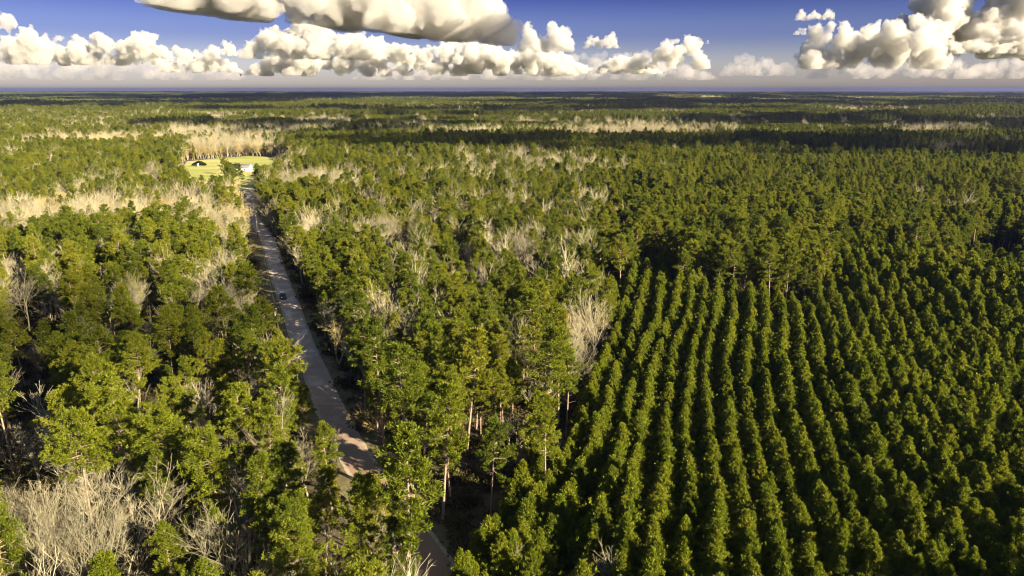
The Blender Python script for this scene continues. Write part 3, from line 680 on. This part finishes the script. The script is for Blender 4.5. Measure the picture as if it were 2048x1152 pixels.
def bevel(o, w=.04, s=2):
    m = o.modifiers.new('bevel', 'BEVEL'); m.width = w; m.segments = s; m.limit_method = 'ANGLE'; return o
def profile(name, pts, w, mat, parent, taper=0.0, ztap=None):
    """side profile (y forward, z up) extruded across x, narrowed above ztap"""
    mb = MB(); n = len(pts); V = []
    for sgn in (-1, 1):
        for y, z in pts:
            k = w/2-(taper*max(0, z-ztap) if ztap is not None else 0); V.append([sgn*k, y, z])
    bm = bmesh.new(); vs = [bm.verts.new(v) for v in V]
    bm.faces.new(vs[:n][::-1]); bm.faces.new(vs[n:])
    for i in range(n): j = (i+1) % n; bm.faces.new([vs[i], vs[j], vs[n+j], vs[n+i]])
    bmesh.ops.recalc_face_normals(bm, faces=bm.faces); me = bpy.data.meshes.new(name); bm.to_mesh(me); bm.free(); me.materials.append(mat)
    return link(bpy.data.objects.new(name, me), parent)
def build_vehicle():
    P = unproj(559, 598, 0); j = ((RC-P[:2])**2).sum(1).argmin(); t = -RT[j] if RT[j][1] > 0 else RT[j]      # drives towards the camera
    c = RC[j]+RN[j]*(-1.35)
    e = empty('offroad_vehicle', (c[0], c[1], .02), math.atan2(t[1], t[0])-pi/2)
    bevel(profile('body', [(-2.05,.48),(-2.1,.75),(-2.08,1.12),(.75,1.15),(1.95,1.05),(2.1,.9),(2.1,.5),(1.75,.45),(1.7,.62),(1.5,.85),(1.1,.85),(.9,.62),(.85,.42),(-.85,.42),(-.95,.62),(-1.1,.85),(-1.5,.85),(-1.7,.62),(-1.75,.48)], 1.72, M['black_paint'], e), .05)
    cab = bevel(profile('cabin', [(-2.0,1.1),(-1.95,1.80),(.35,1.82),(.72,1.15)], 1.62, M['black_paint'], e, .12, 1.1), .05)
    ws = MB(); ws.add([[-.70,.715,1.19],[.70,.715,1.19],[.62,.405,1.76],[-.62,.405,1.76]], [[0,1,2,3]]); obj('windshield', ws, M['glass'], e)
    for s in (-1, 1):
        w = MB()
        for y0, y1 in ((-1.85,-1.15),(-1.05,-.35),(-.25,.45)):
            w.add([[s*.805,y0,1.2],[s*.805,y1,1.2],[s*.752,min(y1,.28),1.68],[s*.752,y0+.03,1.68]], [[0,1,2,3]])
        obj('side_window', w, M['glass'], e)
        f = MB(); box(f, (s*.9, 1.3, .95), (.22, 1.0, .08)); box(f, (s*.9, -1.3, .95), (.22, 1.0, .08)); bevel(obj('fender', f, M['rubber'], e), .03)
        h = MB(); tube(h, [[s*.58, 2.08, .86], [s*.58, 2.16, .86]], [.11, .11], 16); h.add([[s*.58+.11*cos(a), 2.16, .86+.11*sin(a)] for a in np.linspace(0, 2*pi, 16, endpoint=False)], [list(range(16))]); obj('headlight', h, M['lamp'], e)
        m = MB(); box(m, (s*.98, .55, 1.25), (.18, .1, .2)); bevel(obj('mirror', m, M['black_paint'], e), .02)
    rf = MB(); box(rf, (0, -.8, 1.85), (1.36, 2.15, .06)); bevel(obj('roof', rf, M['roof_sky_reflection'], e), .02)
    g = MB()
    for i in range(7): box(g, (-.33+i*.11, 2.115, .83), (.06, .03, .26))
    obj('grille', g, M['steel'], e)
    bp = MB(); box(bp, (0, 2.22, .55), (1.7, .2, .2)); box(bp, (0, -2.2, .55), (1.7, .2, .2)); bevel(obj('bumper', bp, M['rubber'], e), .03)
    sp = MB(); tube(sp, [[0, -2.12, 1.0], [0, -2.34, 1.0]], [.36, .36], 20); obj('spare_wheel', sp, M['rubber'], e)
    wm = MB(); tube(wm, [[-.13,0,0],[-.12,0,0],[.12,0,0],[.13,0,0]], [.30,.385,.385,.30], 24); wme = wm.mesh('wheel', [M['rubber']])
    rmb = MB(); tube(rmb, [[-.10,0,0],[.10,0,0]], [.22,.22], 16)
    for s in (-.115, .115): rmb.add([[s, .22*cos(a), .22*sin(a)] for a in np.linspace(0, 2*pi, 16, endpoint=False)], [list(range(16))])
    rme = rmb.mesh('rim', [M['steel']])
    for x in (-.82, .82):
        for y in (1.3, -1.3):
            w = link(bpy.data.objects.new('wheel', wme), e); w.location = (x, y, .385); link(bpy.data.objects.new('rim', rme), w)
    tag(e, 'black boxy off-road vehicle with painted roof reflection driving on the left side of the road', 'vehicle')
build_vehicle()

POLES = [((560, 700), 11.0, 'nearest dark utility pole with a grey transformer, left of the road'), ((516, 480), 11.0, 'utility pole at the road bend'), ((504, 429), 11.5, 'farthest utility pole in the dark end of the road')]
tops = []
for (u, v), h, lab in POLES:
    p = unproj(u, v, 0); e = empty('utility_pole', tuple(p), 0)
    m = MB(); tube(m, [[0,0,-.3],[0,0,h*.5],[0,0,h]], [.17,.145,.115], 10); m.add([[.115*cos(a), .115*sin(a), h] for a in np.linspace(0, 2*pi, 10, endpoint=False)], [list(range(10))]); obj('post', m, M['wood'], e)
    m = MB(); tube(m, [[-.05,0,h],[-.05,0,h+.28]], [.05,.07], 8); obj('insulator', m, M['porcelain'], e)
    m = MB(); box(m, (.2, 0, h-2.9), (.22, .22, .22)); obj('bracket', m, M['porcelain'], e)
    if u == 560:
        m = MB(); tube(m, [[-.42,0,h-1.7],[-.42,0,h-1.65],[-.42,0,h-.85],[-.42,0,h-.78]], [.2,.27,.27,.12], 14); tf = obj('transformer', m, M['can'], e)
        m = MB(); tube(m, [[-.42,0,h-.8],[-.42,0,h-.5]], [.05,.06], 8); obj('bushing', m, M['porcelain'], tf)
    tag(e, lab, 'utility pole', 'utility poles along the road'); tops.append((p, h))
p0 = RP[2]+(-7.4)*np.array([.96, .28]); tops.insert(0, (np.array([p0[0]+2, p0[1]-8, 0]), 11.))
for a, b, lab in ((0, 1, 'power line running from the nearest pole towards the camera'), (1, 2, 'power line between the nearest pole and the pole at the bend'), (2, 3, 'power line between the two farther poles')):
    if a == 0: continue
    m = MB()
    for dz, dx in ((.25, -.05), (-2.9, .2)):
        A = tops[a][0]+[dx, 0, tops[a][1]+dz]; B = tops[b][0]+[dx, 0, tops[b][1]+dz]; s = np.linspace(0, 1, 14)
        pts = A+(B-A)*s[:, None]; pts[:, 2] -= 1.6*4*s*(1-s); tube(m, pts, [.018]*14, 4)
    tag(obj('power_line', m, M['wire']), lab, 'power line', 'power lines along the road')

def house(u0, u1, v, depth, wall_h, roof_h, name, label, cat, over=.4, win=True):
    a = unproj(u0, v); b_ = unproj(u1, v); c = (a+b_)/2; w = b_[0]-a[0]
    e = empty(name, (c[0], c[1]+depth/2, 0), -.12)
    m = MB(); box(m, (0, 0, wall_h/2), (w, depth, wall_h))
    for s in (-1, 1): m.add([[s*w/2, -depth/2, wall_h], [s*w/2, depth/2, wall_h], [s*w/2, 0, wall_h+roof_h-.05]], [[0, 1, 2]])
    obj('wall', m, M['white_wall'], e)
    rf = MB(); hw = w/2+over; hd = depth/2+over; t_ = .15
    for s in (-1, 1):
        z0 = wall_h-over*roof_h/(depth/2)
        V = [[-hw, s*hd, z0], [hw, s*hd, z0], [hw, 0, wall_h+roof_h], [-hw, 0, wall_h+roof_h]]; V += [[x, y, z+t_] for x, y, z in V]
        rf.add(V, [[3,2,1,0],[4,5,6,7],[0,1,5,4],[1,2,6,5],[2,3,7,6],[3,0,4,7]])
    obj('roof', rf, M['shingle'], e)
    if win:
        for k in range(4):
            x = -w*.36+k*w*.24; f = MB(); box(f, (x, -depth/2-.03, 1.5), (1.5, .08, 1.3)); wo_ = obj('window', f, M['porcelain'], e)
            p = MB(); box(p, (x, -depth/2-.075, 1.5), (1.25, .03, 1.05)); obj('pane', p, M['glass'], wo_)
        f = MB(); box(f, (w/2+.03, 0, 1.7), (.08, 1.6, 1.3)); wo_ = obj('window', f, M['porcelain'], e); p = MB(); box(p, (w/2+.075, 0, 1.7), (.03, 1.3, 1.05)); obj('pane', p, M['glass'], wo_)
    f = MB(); box(f, (w*.1 if win else 0, -depth/2-.04, 1.05), (1.0, .1, 2.1)); obj('door', f, M['wood'], e)
    return tag(e, label, cat)
house(451, 499, 343, 9.5, 2.9, 2.6, 'house', 'long low house with a dark roof and a bright white gable on the lawn', 'house')
house(519, 526, 341, 2.6, 2.2, .8, 'shed', 'tiny white shed on the lawn right of the house', 'shed', .15, False)
house(393, 396.5, 333, 1.6, 2.0, .7, 'pump_house', 'tiny white hut in front of the dark hedge on the lawn', 'hut', .1, False)
# dark hedge on the left of the lawn
hm = foliage_mat('hedge_leaves', (.012, .016, .006), (.022, .026, .010), (.03, .035, .012), trans=.1)
rr = np.random.default_rng(4); A = unproj(386, 331); B = unproj(411, 331); n = 600; s = rr.random(n)
C = A+(B-A)*s[:, None]+rr.normal(size=(n, 3))*[.3, .8, 0]; C[:, 2] = rr.uniform(.2, 2.6, n)*(.4+np.sin(s*pi)); o0 = C.mean(0)*[1, 1, 0]
m = MB(); blades(m, C-o0, norm(rr.normal(size=(n, 3))+[0, 0, .6]), 5, .8, .25, .6, rr); h = obj('hedge', m, hm); h.location = o0; tag(h, 'dark clipped hedge behind the tiny hut on the lawn', 'hedge')

# ---------------------------------------------------------------- haze
hz = newmat('haze_air'); t = hz.node_tree; v_ = nd(t, 'ShaderNodeVolumePrincipled'); v_.inputs['Color'].default_value = (.17, .20, .50, 1); v_.inputs['Density'].default_value = HAZE; v_.inputs['Anisotropy'].default_value = .2
o = nd(t, 'ShaderNodeOutputMaterial'); t.links.new(v_.outputs[0], o.inputs['Volume'])
H_ = MB(); box(H_, (0, GS*.4, 44.5), (GS*2+200, GS*1.2+200, 91)); h = obj('haze', H_, hz); tag(h, 'thin bluish haze over the distant forest', 'haze', kind='stuff')

# ---------------------------------------------------------------- clouds (solid billows high above and beyond the haze box)
def cloud_mat(name, amax, fade, h=900.0, col=(.46, .435, .40)):
    """dense billows whose flat underside thins out into vapour"""
    cm = newmat(name); t = cm.node_tree; l = t.links
    d = nd(t, 'ShaderNodeBsdfDiffuse'); tr = nd(t, 'ShaderNodeBsdfTranslucent'); d.inputs[0].default_value = (*col, 1); tr.inputs[0].default_value = (*col, 1)
    b = nd(t, 'ShaderNodeMixShader'); b.inputs[0].default_value = .5; l.new(d.outputs[0], b.inputs[1]); l.new(tr.outputs[0], b.inputs[2])
    tp = nd(t, 'ShaderNodeBsdfTransparent'); mx = nd(t, 'ShaderNodeMixShader'); l.new(tp.outputs[0], mx.inputs[1]); l.new(b.outputs[0], mx.inputs[2])
    tc = nd(t, 'ShaderNodeTexCoord'); sp = nd(t, 'ShaderNodeSeparateXYZ'); l.new(tc.outputs['Object'], sp.inputs[0])
    nz = nd(t, 'ShaderNodeTexNoise', inp={'Scale': 3.2/h, 'Detail': 6.0, 'Roughness': .6}); l.new(tc.outputs['Object'], nz.inputs['Vector'])
    ma = nd(t, 'ShaderNodeMath', operation='MULTIPLY_ADD', inp={1: h*.9, 2: -h*.45}); l.new(nz.outputs[0], ma.inputs[0])
    ad = nd(t, 'ShaderNodeMath', operation='ADD'); l.new(sp.outputs['Z'], ad.inputs[0]); l.new(ma.outputs[0], ad.inputs[1])
    mr = nd(t, 'ShaderNodeMapRange', interpolation_type='SMOOTHSTEP', inp={1: -.02*h, 2: fade*h, 3: .0, 4: amax}); l.new(ad.outputs[0], mr.inputs[0]); l.new(mr.outputs[0], mx.inputs[0])
    o = nd(t, 'ShaderNodeOutputMaterial'); l.new(mx.outputs[0], o.inputs[0]); M[name] = cm
cloud_mat('shade_cloud', .66, .01); cloud_mat('veil_cloud', .42, .01)
def vol_cloud(name, dens, col=(.735,.72,.69)):
    cm = newmat(name); t = cm.node_tree; v = nd(t, 'ShaderNodeVolumePrincipled'); v.inputs['Color'].default_value = (*col, 1); v.inputs['Density'].default_value = dens
    o = nd(t, 'ShaderNodeOutputMaterial'); t.links.new(v.outputs[0], o.inputs['Volume']); M[name] = cm
vol_cloud('cloud', .0075, (.76,.745,.715)); vol_cloud('solid_cloud', .006, (.76,.745,.715)); vol_cloud('thin_cloud', .0011, (.72,.69,.69))
cy.volume_bounces = 8; cy.max_bounces = 10
bm = bmesh.new(); bmesh.ops.create_icosphere(bm, subdivisions=2, radius=1.0)
ICV = np.array([v.co[:] for v in bm.verts]); ICF = np.array([[v.index for v in f.verts] for f in bm.faces]); bm.free()
def cloud_mesh(name, seed, w, h, d, vox=.02, hills=5, flat=.12, lean=0.0, puff=1.0, rough=1.0):
    """heaped billows on a flat base; w, h, d in units of metres"""
    r = np.random.default_rng(seed)
    hx = r.uniform(-.42, .42, hills)*w; hh = r.uniform(.35, 1.0, hills)*h; hh[r.integers(hills)] = h; hw = r.uniform(.10, .20, hills)*w
    def env(x): return max(.22*h*(1-(2*x/w)**2), max(hh*np.exp(-((x-hx)/hw)**2)*(1-(abs(2*x/w))**6)))
    sph = []
    n = int(90*w/h/3)
    for i in range(n):
        x = r.uniform(-.5, .5)*w; e = env(x); R_ = puff*min(.5*e, h*r.uniform(.11, .24)); y = r.normal()*.22*d*(1-abs(2*x/w)**3)
        z = r.uniform(0, 1)**.7*(e-R_); sph.append((x+lean*z, y, z+R_*.2, R_))
    for x, y, z, R_ in list(sph):
        for k in range(9):
            a = norm(r.normal(size=3)); q = np.array([x, y, z])+a*R_*.95; 
            if q[2] > 0: sph.append((*q, R_*r.uniform(.22, .45)))
    mb = MB()
    for x, y, z, R_ in sph: mb.add(ICV*R_+np.array([x, y, z]), ICF)
    me = mb.mesh(name, [])
    o = bpy.data.objects.new(name, me); COL.objects.link(o)
    m = o.modifiers.new('r', 'REMESH'); m.mode = 'VOXEL'; m.voxel_size = h*vox; m.use_smooth_shade = True
    for k, (sz, st) in enumerate(((.22, .07), (.08, .035), (.035, .018))):
        tx = bpy.data.textures.new(name+'_billow%d' % k, 'CLOUDS'); tx.noise_scale = h*sz; tx.noise_depth = 3; tx.noise_basis = 'VORONOI_F1' if k < 2 else 'BLENDER_ORIGINAL'
        m = o.modifiers.new('d%d' % k, 'DISPLACE'); m.texture = tx; m.strength = -h*st*2*rough; m.mid_level = .4; m.texture_coords = 'LOCAL'
    dg = bpy.context.evaluated_depsgraph_get(); ev = bpy.data.meshes.new_from_object(o.evaluated_get(dg)); bpy.data.objects.remove(o); bpy.data.meshes.remove(me)
    co = np.empty(len(ev.vertices)*3); ev.vertices.foreach_get('co', co); co = co.reshape(-1, 3)
    lo = co[:, 2] < 0; co[lo, 2] *= flat; ev.vertices.foreach_set('co', co.ravel()); ev.materials.clear(); ev.materials.append(M['cloud'])
    ev.name = name; ev.polygons.foreach_set('use_smooth', [True]*len(ev.polygons)); ev.update(); return ev
CM = {}
def cloud_size(me):
    co = np.empty(len(me.vertices)*3); me.vertices.foreach_get('co', co); co = co.reshape(-1, 3); return np.ptp(co, 0), co.min(0), co.max(0)
nseed = [205]
def put_cloud(u0, u1, v0, v1, dist, label, mat='cloud', roll=0.0, hills=None, **kw):
    """cloud spanning photo columns u0..u1 and rows v0..v1 (top..base), dist metres away; each has a shape of its own"""
    u = (u0+u1)/2; dx, dz = (u-1024)/FPX, (576-v1)/FPX; dy = cP+dz*sP; dzz = -sP+dz*cP; k = dist/dy
    w = (u1-u0)/FPX*dist/dy; h = (v1-v0)/FPX*dist/dy; nseed[0] += 1
    U = 900.0/h                                   # modelled at a common height, then scaled
    me = cloud_mesh('cumulus', nseed[0], w*U, 900.0, max(900., min(w*U*.5, 1800.)), hills=hills or int(2+w/h*1.6), vox=.022 if w/h < 7 else .03, **kw)
    S, lo, hi = cloud_size(me); s = w/S[0]; sz = h/hi[2]
    o = bpy.data.objects.new('cloud', me); COL.objects.link(o); o.location = (dx*k-s*(lo[0]+hi[0])/2, dist, CAMH+dzz*k); o.scale = (s, s, sz); o.rotation_euler = (0, roll, 0)
    o.material_slots[0].link = 'OBJECT'; o.material_slots[0].material = M[mat]
    return tag(o, label, 'cloud', 'cumulus clouds')
put_cloud(290, 1050, -90, 52, 9600, 'huge low cloud at the top centre with a smooth dark underside and bright right end', 'solid_cloud', roll=R(5.5), hills=13, puff=1.35, rough=.7, flat=.2)
put_cloud(462, 780, 34, 118, 14500, 'tall white billowing cloud directly under the huge top cloud')
put_cloud(1030, 1152, 44, 104, 15000, 'small cumulus touching the right end of the huge top cloud')
put_cloud(1163, 1248, 64, 97, 14500, 'small rounded white cloud alone in the blue right of centre')
put_cloud(1252, 1424, 70, 138, 16000, 'white heaped cloud standing on the low bank right of centre')
put_cloud(1436, 1592, 104, 152, 18500, 'faint low heap between the centre bank and the great right cloud', 'thin_cloud')
put_cloud(1590, 1900, 40, 138, 15500, 'left shoulder of the great cloud at the right')
put_cloud(1700, 2150, -60, 120, 17800, 'great towering cloud filling the upper right corner')
put_cloud(1840, 2250, 70, 108, 16500, 'dark-based cloud crossing the right edge', 'solid_cloud')
put_cloud(1588, 1671, 17, 41, 14000, 'small flat white cloud left of the great right cloud')
put_cloud(1583, 1614, 55, 70, 14000, 'tiny cloud scrap below the small flat white one')
put_cloud(1407, 1419, 80, 88, 17500, 'tiniest cloud speck in the blue right of centre')
put_cloud(1600, 2200, 108, 158, 21000, 'pale low bank under the great right cloud', 'thin_cloud')
put_cloud(-90, 110, 28, 128, 15500, 'bright cloud tower cut by the left edge')
put_cloud(60, 330, 62, 130, 17500, 'grey-topped cloud group right of the bright left tower')
put_cloud(225, 345, 62, 118, 16800, 'white dome in the left cloud group')
put_cloud(440, 475, 80, 112, 17500, 'single white knob above the left bank')
put_cloud(-100, 500, 88, 160, 20000, 'long low cloud bank at the left', 'thin_cloud')
put_cloud(320, 490, 90, 145, 18000, 'broken low clouds between the left bank and the blue gap')
put_cloud(480, 1160, 74, 152, 18500, 'long grey-white cloud bank under the huge top cloud')
put_cloud(700, 1440, 100, 160, 22000, 'faint lower cloud bank along the centre horizon', 'thin_cloud')
put_cloud(900, 1330, 92, 148, 19000, 'middle heaps of the long cloud bank right of centre')
# high clouds outside the picture that throw the shade lying over parts of the woods
CM[0] = cloud_mesh('high_cloud', 70, 3000, 900, 1400, hills=6, vox=.04); CM[2] = cloud_mesh('high_cloud', 72, 3600, 700, 1500, hills=9, vox=.04); CM[3] = cloud_mesh('high_cloud', 73, 5000, 700, 1500, hills=12, vox=.04); CM[6] = cloud_mesh('high_cloud', 81, 5200, 800, 1500, hills=14, vox=.04)
def shade_cloud(mi, u0, u1, v0, v1, alt, label, mat='shade_cloud'):
    A = unproj((u0+u1)/2, v0, 14.); B = unproj((u0+u1)/2, v1, 14.); c = (A+B)/2; dpt = abs(A[1]-B[1]); wd = (u1-u0)/FPX*c[1]*1.02
    P = c+SUN*(alt/SUN[2]); me = CM[mi]; S, lo, hi = cloud_size(me); sx, sy = wd/S[0]*1.1, dpt/S[1]*1.35
    o = bpy.data.objects.new('cloud', me); COL.objects.link(o); o.location = (P[0]-sx*(lo[0]+hi[0])/2, P[1], P[2]); o.scale = (sx, sy, min(sx, sy)*.12)
    o.material_slots[0].link = 'OBJECT'; o.material_slots[0].material = M[mat]
    return tag(o, label, 'cloud', 'high clouds shading the woods')
shade_cloud(0, -160, 600, 540, 790, 420, 'small high cloud shading the left wood', 'veil_cloud')
shade_cloud(3, 300, 1100, 230, 266, 700, 'cloud shading the dark forest band behind the lawn')
shade_cloud(6, 640, 1720, 266, 300, 700, 'long cloud shading the dark plantation band')
shade_cloud(3, 1400, 2250, 224, 256, 800, 'cloud shading the right distance')
shade_cloud(2, 1480, 2250, 262, 322, 700, 'cloud shading the dark edge at the right')
shade_cloud(3, -300, 520, 200, 222, 1200, 'cloud shading the far left forest')
shade_cloud(6, 500, 2200, 185, 203, 1700, 'wide cloud shading the navy distance')
shade_cloud(6, 1000, 2400, 200, 216, 1200, 'cloud shading the far right forest')
shade_cloud(3, -300, 1000, 188, 200, 1900, 'wide cloud shading the far left horizon')
shade_cloud(3, 400, 1500, 214, 226, 1200, 'cloud shading the middle distance')
